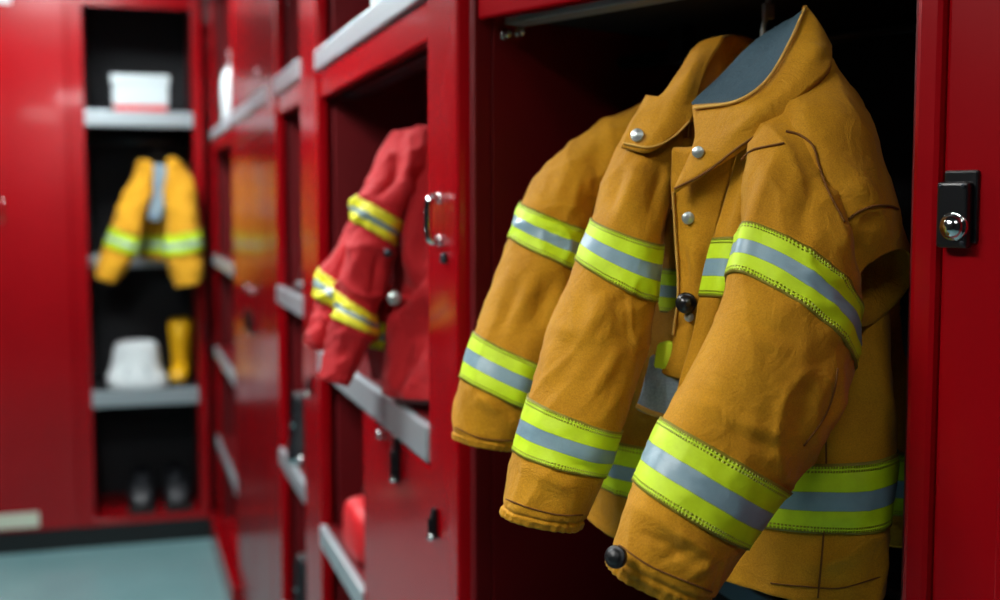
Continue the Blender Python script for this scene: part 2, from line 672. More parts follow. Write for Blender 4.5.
def carcass(t, w, h, dep, post_l, post_r, back='black_in', z0=0.09, top=None, side='red_shaded', kick=True, post_z=0.0):
    """Sides, back, top and kickboard of a locker. Local x along its front, y into it."""
    top = top or h
    for x, pw in ((0, post_l), (w, post_r)):
        s = 1 if x == 0 else -1
        if pw:
            a, b = (x, x + s * pw) if s > 0 else (x - pw, x)
            box('post', (a, 0, post_z), (b, 0.026, h), M['red'], t, 0.004)
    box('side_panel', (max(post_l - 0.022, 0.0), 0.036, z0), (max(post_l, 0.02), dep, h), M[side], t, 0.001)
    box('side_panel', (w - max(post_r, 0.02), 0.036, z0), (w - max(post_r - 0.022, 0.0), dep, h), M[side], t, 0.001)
    box('back_panel', (0.002, dep, z0), (w - max(post_r, 0.002), dep + 0.015, h), M[back], t, 0.001)
    box('top_panel', (0, 0.036, h), (w - post_r, dep + 0.015, h + 0.02), M['red'], t, 0.001)
    box('bottom_panel', (post_l, 0.01, z0), (w - post_r, dep, z0 + 0.03), M['red'], t, 0.002)
    if kick:
        kl, kr, ky = (0, w, 0.012) if post_z else (post_l, w - post_r, 0.03)
        box('kickboard', (kl, ky, 0), (kr, ky + 0.02, z0), M['kick'], t, 0.001)


def pull_handle(parent, x, z, L=0.085, mat='chrome', y=0.0):
    """Chrome D pull: two round feet and a bent bar."""
    pts = [(x, y, z), (x, y - 0.011, z), (x, y - 0.0155, z - 0.006), (x, y - 0.017, z - 0.016)]
    pts += [(x, y - 0.017, z - k * L) for k in (0.3, 0.5, 0.7)]
    pts += [(x, y - 0.017, z - L + 0.016), (x, y - 0.0155, z - L + 0.006), (x, y - 0.011, z - L), (x, y, z - L)]
    mb = MB().tube(crom(np.array(pts), 60), 0.0062, 12)
    for zz in (z, z - L):
        mb.lathe([(0, 0.003), (0.0075, 0.003), (0.008, 0.0015), (0.008, 0.0), (0, 0)], 20, Matrix.Translation((x, y, zz)) @ Matrix.Rotation(math.pi / 2, 4, 'X'))
    return mb.build('handle', M[mat], parent, True)


def key_lock(parent, x, z, r=0.008, y=0.0, mat='chrome'):
    m = Matrix.Translation((x, y, z)) @ Matrix.Rotation(math.pi / 2, 4, 'X')
    return MB().lathe([(0, 0.005), (r * 0.5, 0.005), (r * 0.55, 0.008), (r, 0.007), (r * 1.1, 0.0), (0, 0)], 20, m).build('keyhole', M[mat], parent, True)


def recess_handle(parent, x, z, h=0.06, w=0.022, y=0.0):
    """Black flush pull with a raised rim and a silver thumb catch."""
    mb = MB()
    mb.box((x - w / 2, y - 0.009, z - h / 2), (x + w / 2, y, z + h / 2), 0.006, 3)
    mb.box((x - w * 0.28, y - 0.014, z - h * 0.38), (x + w * 0.28, y - 0.008, z + h * 0.2), 0.003)
    o = mb.build('handle', M['black'], parent)
    m = Matrix.Translation((x, y - 0.008, z - h * 0.43)) @ Matrix.Rotation(math.pi / 2, 4, 'X')
    MB().lathe([(0, 0.007), (0.004, 0.0065), (0.0065, 0.003), (0.007, 0)], 16, m).build('catch', M['chrome'], parent, True)
    return o


HROW = 2.62
YP = [row_y(457), row_y(428), row_y(318), row_y(302), row_y(277), row_y(268), row_y(235)]
DEP = 0.5

# --- locker of the red coat: near post, wide bay, far edge at post of next
w = YP[2] - YP[0]
pr = YP[1] - YP[0]
LR = thing('locker', 'red locker holding the red coat, with a pull handle on its front post', 'locker', (D_ROW, YP[2], 0), ROT_ROW, 'lockers along the aisle')
DLR = 0.32
carcass(LR, w, HROW, DLR, 0.0, pr)
s = shelf(LR, 0.0, w - pr, 0.0, DLR, 1.985, 0.04)
box('lintel', (0.002, 0.006, 1.885), (w - pr, 0.03, 1.942), M['red'], LR, 0.004)
box('shelf_support', (0.004, 0.05, 1.885), (w - pr - 0.004, 0.09, 1.9), M['steel'], LR, 0.002)
shelf(LR, 0.0, w - pr, 0.0, DLR, 1.325, 0.05)
box('divider', (0.50, 0.03, 0.12), (0.52, DLR, 1.27), M['red_shaded'], LR, 0.002)
shelf(LR, 0.0, 0.5, 0.0, DLR, 0.92, 0.045)
dr = box('door', (0.50, 0.002, 0.125), (w - pr, 0.022, 1.268), M['red'], LR, 0.004)
recess_handle(dr, w - pr - (row_y(397) - YP[1]), 1.24, 0.075, 0.03, 0.0)
key_lock(dr, w - pr - (row_y(380) - YP[1]), 1.255, 0.007, 0.0)
post = [c for c in LR.children if c.name.startswith('post')][-1]
xh = w - (row_y(440) - YP[0])
pull_handle(post, xh, 1.659, 0.058)
key_lock(post, w - (row_y(446) - YP[0]), 1.578, 0.007, 0, 'steel')
recess_handle(post, w - (row_y(436) - YP[0]), 1.198, 0.045, 0.014)

# --- narrow open locker with three shelves
wm = YP[4] - YP[2]
pm = YP[3] - YP[2]
LM = thing('locker', 'narrow open red locker with aluminium shelves behind the red coat', 'locker', (D_ROW, YP[4], 0), ROT_ROW, 'lockers along the aisle')
carcass(LM, wm, HROW, DEP, 0.0, pm)
for z in (2.0, 1.42, 0.955, 0.5):
    shelf(LM, 0.0, wm - pm, 0.0, DEP, z, 0.045)
box('lintel', (0.002, 0.006, 1.90), (wm - pm, 0.03, 1.953), M['red'], LM, 0.004)
post = [c for c in LM.children if c.name.startswith('post')][-1]
recess_handle(post, wm - pm * 0.5, 1.225, 0.05, 0.02)

# --- closed locker with the glossy door
ws = YP[6] - YP[4]
ps = YP[5] - YP[4]
LS = thing('locker', 'closed red locker whose glossy door mirrors the far yellow coat', 'locker', (D_ROW, YP[6], 0), ROT_ROW, 'lockers along the aisle')
carcass(LS, ws, HROW, DEP, 0.0, ps)
shelf(LS, 0.0, ws - ps, 0.0, DEP, 2.0, 0.045)
box('lintel', (0.002, 0.004, 1.88), (ws - ps, 0.03, 1.953), M['red'], LS, 0.004)
for a, b, hx in ((0.004, 0.54, 0.46), (0.546, ws - ps - 0.004, 0.64)):
    d = box('door', (a, 0.0, 0.125), (b, 0.022, 1.872), M['red'], LS, 0.004)
    recess_handle(d, hx, 1.25, 0.08, 0.03)
    key_lock(d, hx, 1.36, 0.012)
d = box('door', (0.004, 0.004, 2.012), (ws - ps - 0.004, 0.022, 2.6), M['red'], LS, 0.004)
key_lock(d, 0.9, 2.06, 0.012)

# --- last, narrow open locker against the far lockers
wf = Y_BACK - 0.03 - YP[6]
LF = thing('locker', 'far open red locker in the corner beside the far lockers', 'locker', (D_ROW, Y_BACK - 0.03, 0), ROT_ROW, 'lockers along the aisle')
carcass(LF, wf, HROW, DEP, 0.05, 0.08)
for z in (2.0, 1.41, 0.97, 0.53):
    shelf(LF, 0.05, wf - 0.08, 0.0, DEP, z, 0.045)
box('lintel', (0.052, 0.006, 1.90), (wf - 0.08, 0.03, 1.953), M['red'], LF, 0.004)
ramp = MB()
ramp.box((0.0, -0.035, 0.0), (wf, 0.0, 0.14), 0.008)
ramp.build('plinth', M['red'], LF)

# --- far lockers facing the viewer
def bx(px):
    return Y_BACK * math.tan(YAW + math.atan((px - 500) / F))


def bz(py):
    return 1.65 - (py - 205) * 0.00479


xo0, xo1 = bx(80), bx(206)
LB = thing('locker', 'open red locker at the end of the aisle holding the small far yellow coat', 'locker', (xo0, Y_BACK, 0), 0)
wb = xo1 - xo0
pl, prr = bx(88) - xo0, xo1 - bx(196)
carcass(LB, wb, 2.66, 0.55, pl, prr, z0=0.105, post_z=0.105)
box('lintel', (pl, 0.002, bz(11)), (wb - prr, 0.034, 2.66), M['red'], LB, 0.004)
shelf(LB, pl, wb - prr, 0.0, 0.55, bz(113), 0.068, M['black_in'])
shelf(LB, pl, wb - prr, 0.27, 0.55, bz(257), 0.06, M['black_in'])
shelf(LB, pl, wb - prr, 0.0, 0.55, bz(391), 0.075, M['black_in'])
MB().tube([(pl, 0.2, bz(140)), (wb - prr, 0.2, bz(140))], 0.01, 12).build('hanging_rail', M['steel'], LB, True)

wc = 0.62
for i, lab in enumerate(('closed red locker at the end of the aisle beside the open one', 'second closed red locker at the end of the aisle',
                         'third closed red locker at the end of the aisle')):
    LC = thing('locker', lab, 'locker', (xo0 - wc * (i + 1), Y_BACK, 0), 0)
    carcass(LC, wc, 2.66, 0.55, 0.0, 0.035, z0=0.105, post_z=0.105)
    dd = box('door', (0.004, 0.0, 0.108), (wc - 0.037, 0.024, 2.65), M['red'], LC, 0.005)
    xh = bx(3) - xo0 + wc
    pull_handle(dd, xh, bz(200), 0.1)
    box('label_plate', (xh - 0.09, -0.004, bz(523)), (bx(31) - xo0 + wc, 0.001, bz(508)), M['label'], dd, 0.001)
    box('notice', (xh - 0.14, -0.002, bz(13)), (bx(19) - xo0 + wc, 0.001, 2.61), M['white'], dd, 0.0005)

# --- the big open locker of the two mustard coats, turned a little towards the viewer
ROT_N = R_(-67.5)
p1 = P(469, 300, 1.576)
EX = np.array([math.cos(ROT_N), math.sin(ROT_N)])
wn = 0.640
LN = thing('locker', 'big open red locker holding the two mustard coats', 'locker', (p1[0], p1[1], 0), ROT_N)
lp = 0.012
dn = 0.52
box('post', (0.0, 0.0, 0), (lp, 0.03, HROW), M['red_shaded'], LN, 0.003)
box('side_panel', (lp - 0.014, 0.031, 0.09), (lp, dn, HROW), M['red_shaded'], LN, 0.001)
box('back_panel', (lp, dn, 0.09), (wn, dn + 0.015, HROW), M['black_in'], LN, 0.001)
box('side_panel', (wn - 0.014, 0.02, 0.09), (wn, dn, HROW), M['red_shaded'], LN, 0.001)
box('top_panel', (0, 0.031, HROW), (wn, dn, HROW + 0.02), M['red'], LN, 0.001)
box('lintel', (lp, 0.004, 1.887), (wn, 0.026, 1.98), M['red'], LN, 0.004)
sh = box('shelf', (lp, 0.08, 1.893), (wn - 0.014, dn, 1.913), M['black_in'], LN, 0.001)
box('shelf_edge', (lp, 0.05, 1.885), (wn - 0.014, 0.085, 1.913), M['alu'], sh, 0.002)
sb = box('shelf', (lp, 0.06, 0.925), (wn - 0.014, dn, 0.945), M['black_in'], LN, 0.001)
box('shelf_edge', (lp, 0.045, 0.91), (wn - 0.014, 0.062, 0.946), M['alu'], sb, 0.002)
box('bottom_panel', (lp, 0.02, 0.09), (wn - 0.014, dn, 0.12), M['red'], LN, 0.002)
box('kickboard', (lp, 0.03, 0), (wn - 0.014, 0.05, 0.09), M['kick'], LN, 0.001)
rz_ = 1.852
rail = MB().tube([(lp, 0.27, rz_), (wn - 0.014, 0.27, rz_)], 0.009, 14).build('hanging_rail', M['steel'], LN, True)
MB().box((lp + 0.10, 0.255, rz_ - 0.012), (lp + 0.125, 0.285, 1.893), 0.003).build('rail_bracket', M['steel'], rail)
for dy in (0.05, 0.075):
    m = Matrix.Translation((lp, dy, 1.862 + dy * 0.2)) @ Matrix.Rotation(math.pi / 2, 4, 'Y')
    MB().lathe([(0, 0.012), (0.004, 0.011), (0.0055, 0.007), (0.004, 0.004), (0.007, 0.002), (0.007, 0)], 16, m).build('clip', M['chrome'], LN, True)

# --- next locker on the right with the black lock
LQ = thing('locker', 'red locker with the black lock standing right of the two mustard coats', 'locker', (p1[0] + EX[0] * wn, p1[1] + EX[1] * wn, 0), ROT_N)
wq = 0.5
box('post', (0, -0.004, 0.0), (0.027, 0.03, HROW), M['red'], LQ, 0.006)
box('side_panel', (0.001, 0.031, 0.09), (0.015, dn, HROW), M['red_shaded'], LQ, 0.001)
box('side_panel', (wq - 0.015, 0.031, 0.09), (wq, dn, HROW), M['red_shaded'], LQ, 0.001)
box('back_panel', (0.015, dn, 0.09), (wq - 0.015, dn + 0.015, HROW), M['black_in'], LQ, 0.001)
box('top_panel', (0, 0.031, HROW), (wq, dn, HROW + 0.02), M['red'], LQ, 0.001)
dq = MB()
dq.box((0.0285, 0.0, 0.1), (wq - 0.004, 0.024, HROW - 0.01), 0.004)
dq.box((0.088, -0.0025, 0.1), (wq - 0.004, 0.004, HROW - 0.01), 0.002)
dq = dq.build('door', M['red'], LQ)
box('kickboard', (0.03, 0.03, 0), (wq, 0.05, 0.09), M['kick'], LQ, 0.001)


def lock_at(parent, x, z):
    """Black lock case with a back plate, two screws and a domed chrome push button."""
    bp = MB()
    bp.box((x - 0.0145, -0.004, z - 0.027), (x + 0.0175, 0.001, z + 0.036), 0.004)
    bp.build('lock_plate', M['black'], parent)
    c = MB()
    c.box((x - 0.0155, -0.014, z - 0.031), (x + 0.0135, -0.003, z + 0.026), 0.003, 3)
    c.build('lock_case', M['black'], parent)
    m = Matrix.Translation((x + 0.0015, -0.014, z - 0.0125)) @ Matrix.Rotation(math.pi / 2, 4, 'X')
    MB().lathe([(0.0125, -0.002), (0.0125, 0.001), (0.0115, 0.002), (0.0105, 0.0018), (0.010, 0.004), (0.008, 0.0070), (0.0045, 0.0090), (0, 0.0096)], 32, m).build('lock_button', M['chrome'], parent, True)
    for sx, sz in ((-0.012, 0.022), (0.0095, 0.022), (0.0095, -0.027)):
        m = Matrix.Translation((x + sx, -0.014, z + sz)) @ Matrix.Rotation(math.pi / 2, 4, 'X')
        MB().lathe([(0.0022, -0.001), (0.0022, 0.0006), (0.0014, 0.001), (0, 0.0008)], 12, m).build('screw', M['steel'], parent, True)


lock_at(dq, 0.046, 1.65 - (212 - 205) / 1200 * 1.03)

# ====================================================================== coats
def coat_front():
    root = thing('coat', 'mustard coat in front, with dark-lined collar and the big near sleeve', 'coat', P(735, 560, 1.3), 0, 'mustard coats in the big locker')
    cv, bd = M['canvas'], M['band']
    # torso
    body = Tube([
        (655, 100, 835, 70, 1.36, 1.22, 0.02, 0.03, 0, 0),
        (635, 150, 868, 120, 1.39, 1.22, 0.05, 0.04, 0, 4),
        (612, 250, 880, 240, 1.41, 1.21, 0.075, 0.04, 0, 12),
        (598, 340, 888, 345, 1.42, 1.20, 0.085, 0.04, 0, 18),
        (591, 424, 893, 448, 1.42, 1.19, 0.09, 0.045, 0, 22),
        (586, 470, 888, 520, 1.42, 1.19, 0.09, 0.045, 0, 26),
        (583, 503, 884, 590, 1.42, 1.19, 0.09, 0.045, 0, 34),
    ], m=140, per=22, amp=3.0, seed=3.3, folds=[
        ([(700, 330), (640, 480)], 14, -8), ([(845, 330), (850, 440)], 16, -7), ([(880, 350), (885, 430)], 8, 6),
        ([(800, 545), (860, 530)], 9, -4), ([(805, 570), (870, 548)], 8, 4), ([(858, 470), (850, 590)], 14, 4)])
    ob = body.build('torso', cv, root, inner=0.05, inset=0.96)
    body.band('hem_band', bd, ob, 4.0, 5.0, urep=16)
    cord('side_seam', M['seam'], ob, body.path([(826, 432), (826, 480), (824, 530), (818, 598)], 0.0002), 0.0010)
    cord('hem_stitching', M['seam'], ob, body.path([(770, 583), (800, 586), (840, 588), (880, 577)], 0.0002), 0.0007)

    # near sleeve
    fol = [([(782, 150), (760, 200), (748, 250), (740, 290)], 9, 5), ([(812, 170), (806, 240)], 13, -4), ([(835, 200), (842, 270)], 9, 4),
           ([(765, 330), (720, 400), (690, 440)], 26, 3), ([(822, 350), (806, 400), (796, 440)], 10, -2.0), ([(835, 360), (822, 400)], 6, 2.2),
           ([(745, 318), (770, 330), (800, 342)], 5, -1.6), ([(738, 330), (765, 345), (790, 352)], 5, 1.4),
           ([(728, 428), (760, 444), (792, 452)], 5, -2.0), ([(722, 415), (755, 428), (785, 436)], 5, 1.8), ([(690, 385), (735, 408)], 6, -1.6), ([(684, 396), (720, 414)], 5, 1.4),
           ([(640, 532), (668, 545), (690, 562)], 5, -2.4), ([(655, 520), (690, 540), (722, 562)], 5, 2.2), ([(660, 560), (690, 548)], 5, -2), ([(690, 575), (712, 560)], 5, 2),
           ([(842, 352), (838, 400), (828, 430)], 5, 3.2)]
    sl = Tube([
        (770, 86, 838, 84, 1.21, 1.17, 0.03, 0.05, 0, 0),
        (754, 138, 826, 148, 1.17, 1.145, 0.045, 0.05, 0, -8),
        (745, 188, 848, 218, 1.15, 1.135, 0.055, 0.05, 0, -18),
        (741, 236, 858, 308, 1.14, 1.12, 0.065, 0.05, 0, -26),
        (727, 287, 851, 366, 1.13, 1.10, 0.065, 0.05, 0, -26),
        (698, 350, 832, 425, 1.11, 1.09, 0.07, 0.055, 0, -12),
        (660, 416, 790, 491, 1.09, 1.08, 0.07, 0.055, 0, 0),
        (634, 480, 745, 546, 1.07, 1.065, 0.065, 0.055, 0, 8),
        (614, 540, 716, 590, 1.06, 1.055, 0.058, 0.05, 0, 12),
        (606, 558, 706, 603, 1.06, 1.055, 0.052, 0.045, 0, 14),
    ], m=128, per=20, amp=2.6, seed=11.7, folds=[(a, b, c * 1.5) for a, b, c in fol], gather=(0.86, 26, 1.6), hump=[(8.25, 0.12, -2.5)])
    os_ = sl.build('sleeve', cv, root, inset=0.92)
    sl.band('sleeve_band', bd, os_, 3.0, 4.0, urep=8)
    sl.band('sleeve_band', bd, os_, 6.0, 7.0, urep=8)
    cord('sleeve_seam', M['seam'], os_, sl.path([(838, 368), (834, 392), (824, 418), (804, 446)], 0.0004), 0.0009)
    cord('cuff_seam', M['seam'], os_, sl.path([(619, 545), (650, 566), (690, 583), (712, 592)], 0.0002), 0.0008)
    seam_pts = [(786, 131), (800, 135), (813, 146), (819, 165), (828, 190), (845, 222)]
    cord('sleeve_seam', M['seam'], os_, sl.path([(741, 160), (752, 150), (768, 146), (784, 143)], 0.0006), 0.0011)
    stud('cuff_button', M['rubber'], os_, 616, 557, 1.0, 0.0095, 0.8, (-0.5, 0.1))

    # far sleeve
    fol2 = [([(650, 150), (630, 190), (618, 225)], 10, 5), ([(664, 160), (650, 225)], 8, -5), ([(625, 165), (608, 215)], 8, -4),
            ([(600, 275), (615, 300), (640, 300)], 8, -4), ([(610, 290), (580, 340)], 9, 4), ([(640, 310), (600, 400)], 14, -3.5),
            ([(590, 320), (550, 390)], 10, -3), ([(625, 340), (595, 395)], 8, 4), ([(560, 460), (600, 470)], 8, -3), ([(530, 470), (575, 490)], 7, 3)]
    s2 = Tube([
        (648, 96, 692, 104, 1.30, 1.27, 0.02, 0.03, 0, 0),
        (622, 142, 682, 150, 1.30, 1.28, 0.04, 0.035, 0, 3),
        (606, 182, 672, 195, 1.29, 1.27, 0.05, 0.04, 0, 4),
        (594, 219, 660, 243, 1.28, 1.26, 0.052, 0.04, 0, 4),
        (578, 260, 656, 301, 1.275, 1.255, 0.052, 0.04, 0, 6),
        (553, 325, 642, 365, 1.26, 1.24, 0.054, 0.045, 0, 6),
        (528, 394, 622, 430, 1.245, 1.225, 0.054, 0.045, 0, 7),
        (514, 450, 604, 474, 1.235, 1.22, 0.052, 0.045, 0, 8),
        (504, 498, 584, 514, 1.23, 1.215, 0.046, 0.042, 0, 8),
        (501, 511, 579, 526, 1.23, 1.215, 0.042, 0.04, 0, 8),
    ], m=112, per=20, amp=2.6, seed=23.1, folds=[(a, b, c * 1.4) for a, b, c in fol2], gather=(0.87, 22, 1.5), hump=[(8.3, 0.12, -2.2)])
    o2 = s2.build('sleeve', cv, root, inset=0.92)
    s2.band('sleeve_band', bd, o2, 3.0, 4.0, urep=8)
    s2.band('sleeve_band', bd, o2, 6.0, 7.0, urep=8)
    cord('cuff_seam', M['seam'], o2, s2.path([(506, 499), (530, 508), (560, 515), (583, 515)], 0.0002), 0.0008)

    # short shoulder flap behind the near sleeve, open at its end
    sf = Tube([
        (770, 84, 832, 56, 1.20, 1.20, 0.03, 0.03, 0, 0),
        (780, 122, 868, 112, 1.165, 1.17, 0.05, 0.04, -2, -4),
        (806, 168, 886, 168, 1.145, 1.16, 0.055, 0.04, -4, -6),
        (836, 222, 898, 205, 1.135, 1.15, 0.052, 0.04, -6, -8),
        (842, 280, 905, 230, 1.135, 1.15, 0.048, 0.04, -12, -10),
        (850, 322, 910, 250, 1.135, 1.15, 0.042, 0.04, -18, -16),
    ], m=96, per=18, amp=2.0, seed=31.0, folds=[([(862, 225), (880, 215)], 7, -4), ([(850, 240), (868, 262)], 6, -4), ([(845, 262), (858, 285)], 5, 3), ([(848, 180), (866, 200)], 8, 3)])
    of = sf.build('shoulder_flap', cv, root, inset=0.9)
    cord('flap_seam', M['seam'], of, sf.path([(849, 219), (860, 211), (875, 206), (890, 206), (898, 209)], 0.0006), 0.0012)
    pa, pb = sl.path(seam_pts, 0.0008), sf.path(seam_pts, 0.0008)
    da, db = (pa - CAM) @ FW, (pb - CAM) @ FW
    cord('sleeve_seam', M['seam'], os_, np.where((da < db)[:, None], pa, pb), 0.0011)

    # right front panel with the chest band
    fp = Sheet([
        [(745, 128, 1.175), (765, 120, 1.16), (795, 125, 1.17)],
        [(727, 190, 1.185), (748, 182, 1.165), (790, 195, 1.18)],
        [(713, 238, 1.19), (738, 237, 1.168), (780, 245, 1.185)],
        [(699, 296, 1.195), (722, 297, 1.172), (760, 300, 1.19)],
        [(690, 345, 1.205), (708, 345, 1.19), (740, 350, 1.20)],
        [(672, 410, 1.215), (690, 410, 1.20), (715, 410, 1.21)]], amp=1.6, seed=40, folds=[([(742, 160), (722, 230)], 6, -4), ([(760, 160), (745, 230)], 7, 3)])
    of = fp.build('front_panel', cv, root, 0.006)
    fp.band('chest_band', bd, of, 2.0, 3.0, urep=3)
    # left front panel, in shade behind the placket
    fl = Sheet([
        [(652, 140, 1.305), (670, 140, 1.27), (690, 140, 1.255)],
        [(650, 210, 1.325), (668, 210, 1.28), (688, 210, 1.265)],
        [(646, 266, 1.33), (664, 268, 1.29), (686, 270, 1.27)],
        [(640, 308, 1.335), (660, 312, 1.295), (684, 314, 1.275)],
        [(628, 360, 1.345), (650, 365, 1.30), (680, 368, 1.28)],
        [(615, 412, 1.35), (640, 420, 1.31), (672, 424, 1.285)]], amp=2.5, seed=47)
    of = fl.build('front_panel', cv, root, 0.006)
    fl.band('chest_band', bd, of, 2.0, 3.0, urep=3)

    # placket with studs
    pk = Sheet([
        [(672, 150, 1.222), (696, 148, 1.20), (742, 128, 1.185)],
        [(672, 190, 1.222), (696, 188, 1.20), (730, 168, 1.185)],
        [(675, 232, 1.228), (694, 230, 1.208), (716, 226, 1.20)],
        [(678, 290, 1.232), (692, 290, 1.215), (706, 286, 1.21)],
        [(672, 340, 1.24), (684, 340, 1.225), (698, 342, 1.22)],
        [(662, 372, 1.245), (676, 376, 1.235), (690, 378, 1.23)]], amp=2.2, seed=52, folds=[([(690, 240), (700, 280)], 7, 3), ([(684, 250), (688, 285)], 4, -3), ([(668, 330), (690, 322)], 4, -3)])
    op = pk.build('placket', cv, root, 0.006)
    cord('placket_edge', M['piping'], op, pk.path([(673, 192), (675, 232), (678, 290), (673, 335)], 0.001), 0.0014)
    stud('press_stud', M['stud'], op, 688, 218, 1.208, 0.0062)
    stud('button', M['black'], op, 686, 303, 1.212, 0.0105, 0.9)
    stud('press_stud', M['stud'], op, 689, 317, 1.216, 0.0048, 0.5)

    # grey denim pocket with a lime tab above
    pkt = Sheet([
        [(650, 358, 1.262), (662, 360, 1.25), (684, 368, 1.245)],
        [(644, 385, 1.262), (658, 388, 1.248), (680, 392, 1.243)],
        [(637, 406, 1.266), (652, 412, 1.25), (674, 418, 1.245)]], amp=3.0, seed=61, ns=30)
    opk = pkt.build('pocket', M['denim'], root, 0.008)
    cord('pocket_hem', M['piping'], opk, pkt.path([(637, 406), (652, 413), (674, 419)], 0.001), 0.003)
    tab = Sheet([[(658, 345, 1.25), (668, 343, 1.242), (680, 346, 1.24)], [(656, 357, 1.25), (667, 359, 1.242), (679, 362, 1.24)], [(655, 366, 1.25), (666, 369, 1.243), (678, 372, 1.24)]], amp=1.0, seed=66)
    tab.build('tab', M['limetab'], root, 0.005)

    # collar, left leaf with its stud
    cl = Sheet([
        [(691, 50, 1.35), (702, 41, 1.34), (722, 36, 1.335)],
        [(680, 68, 1.31), (693, 62, 1.29), (708, 62, 1.295)],
        [(662, 92, 1.285), (680, 88, 1.262), (698, 90, 1.268)],
        [(638, 114, 1.27), (665, 114, 1.245), (694, 112, 1.25)],
        [(622, 144, 1.255), (652, 148, 1.232), (690, 122, 1.245)]], amp=1.6, seed=71, folds=[([(668, 100), (650, 130)], 8, -2), ([(690, 75), (682, 105)], 8, 3)])
    oc = cl.build('collar', cv, root, 0.007)
    cord('collar_edge', M['piping'], oc, cl.path([(623, 143), (650, 147), (672, 138), (690, 121)], 0.001), 0.0013)
    stud('press_stud', M['stud'], oc, 637, 135, 1.24, 0.0068, 0.35, (-0.2, 0.3))
    # inside of the collar
    ci = Sheet([
        [(720, 37, 1.34), (740, 36, 1.38), (762, 40, 1.38), (790, 30, 1.28)],
        [(704, 66, 1.30), (728, 62, 1.37), (750, 68, 1.36), (785, 60, 1.26)],
        [(698, 92, 1.275), (718, 92, 1.34), (738, 95, 1.32), (770, 95, 1.24)],
        [(692, 140, 1.262), (710, 140, 1.28), (730, 135, 1.26), (760, 120, 1.22)]], amp=1.5, seed=77)
    ci.build('collar_stand', cv, root, 0.005)
    # right leaf: dark lining face and canvas outer face
    li = Sheet([
        [(783, 22, 1.245), (794, 17, 1.22), (804, 9, 1.212)],
        [(756, 40, 1.265), (772, 46, 1.22), (789, 43, 1.188)],
        [(727, 67, 1.275), (745, 75, 1.22), (766, 80, 1.172)],
        [(692, 102, 1.24), (712, 105, 1.205), (737, 99, 1.172)]], amp=1.4, seed=83)
    li.build('collar_lining', M['lining'], root, 0.004)
    cr = Sheet([
        [(806, 5, 1.213), (791, 42, 1.184), (768, 80, 1.165), (737, 100, 1.165), (693, 106, 1.225)],
        [(822, 26, 1.20), (812, 58, 1.160), (782, 92, 1.142), (745, 118, 1.145), (694, 140, 1.20)],
        [(832, 46, 1.20), (828, 68, 1.158), (798, 95, 1.138), (762, 132, 1.142), (674, 189, 1.195)]], amp=1.6, seed=90,
        folds=[([(745, 112), (710, 135)], 7, -3), ([(800, 60), (830, 45)], 8, 3)])
    oc = cr.build('collar', cv, root, 0.007)
    cord('collar_edge', M['piping'], oc, cr.path([(805, 8), (790, 42), (767, 80), (737, 101), (694, 108)], 0.002), 0.0018)
    cord('collar_edge', M['seam'], oc, cr.path([(763, 131), (735, 150), (705, 173), (674, 189)], 0.001), 0.0013)
    stud('press_stud', M['stud'], oc, 698, 152, 1.181, 0.0058, 0.35, (-0.15, 0.1))
    return root


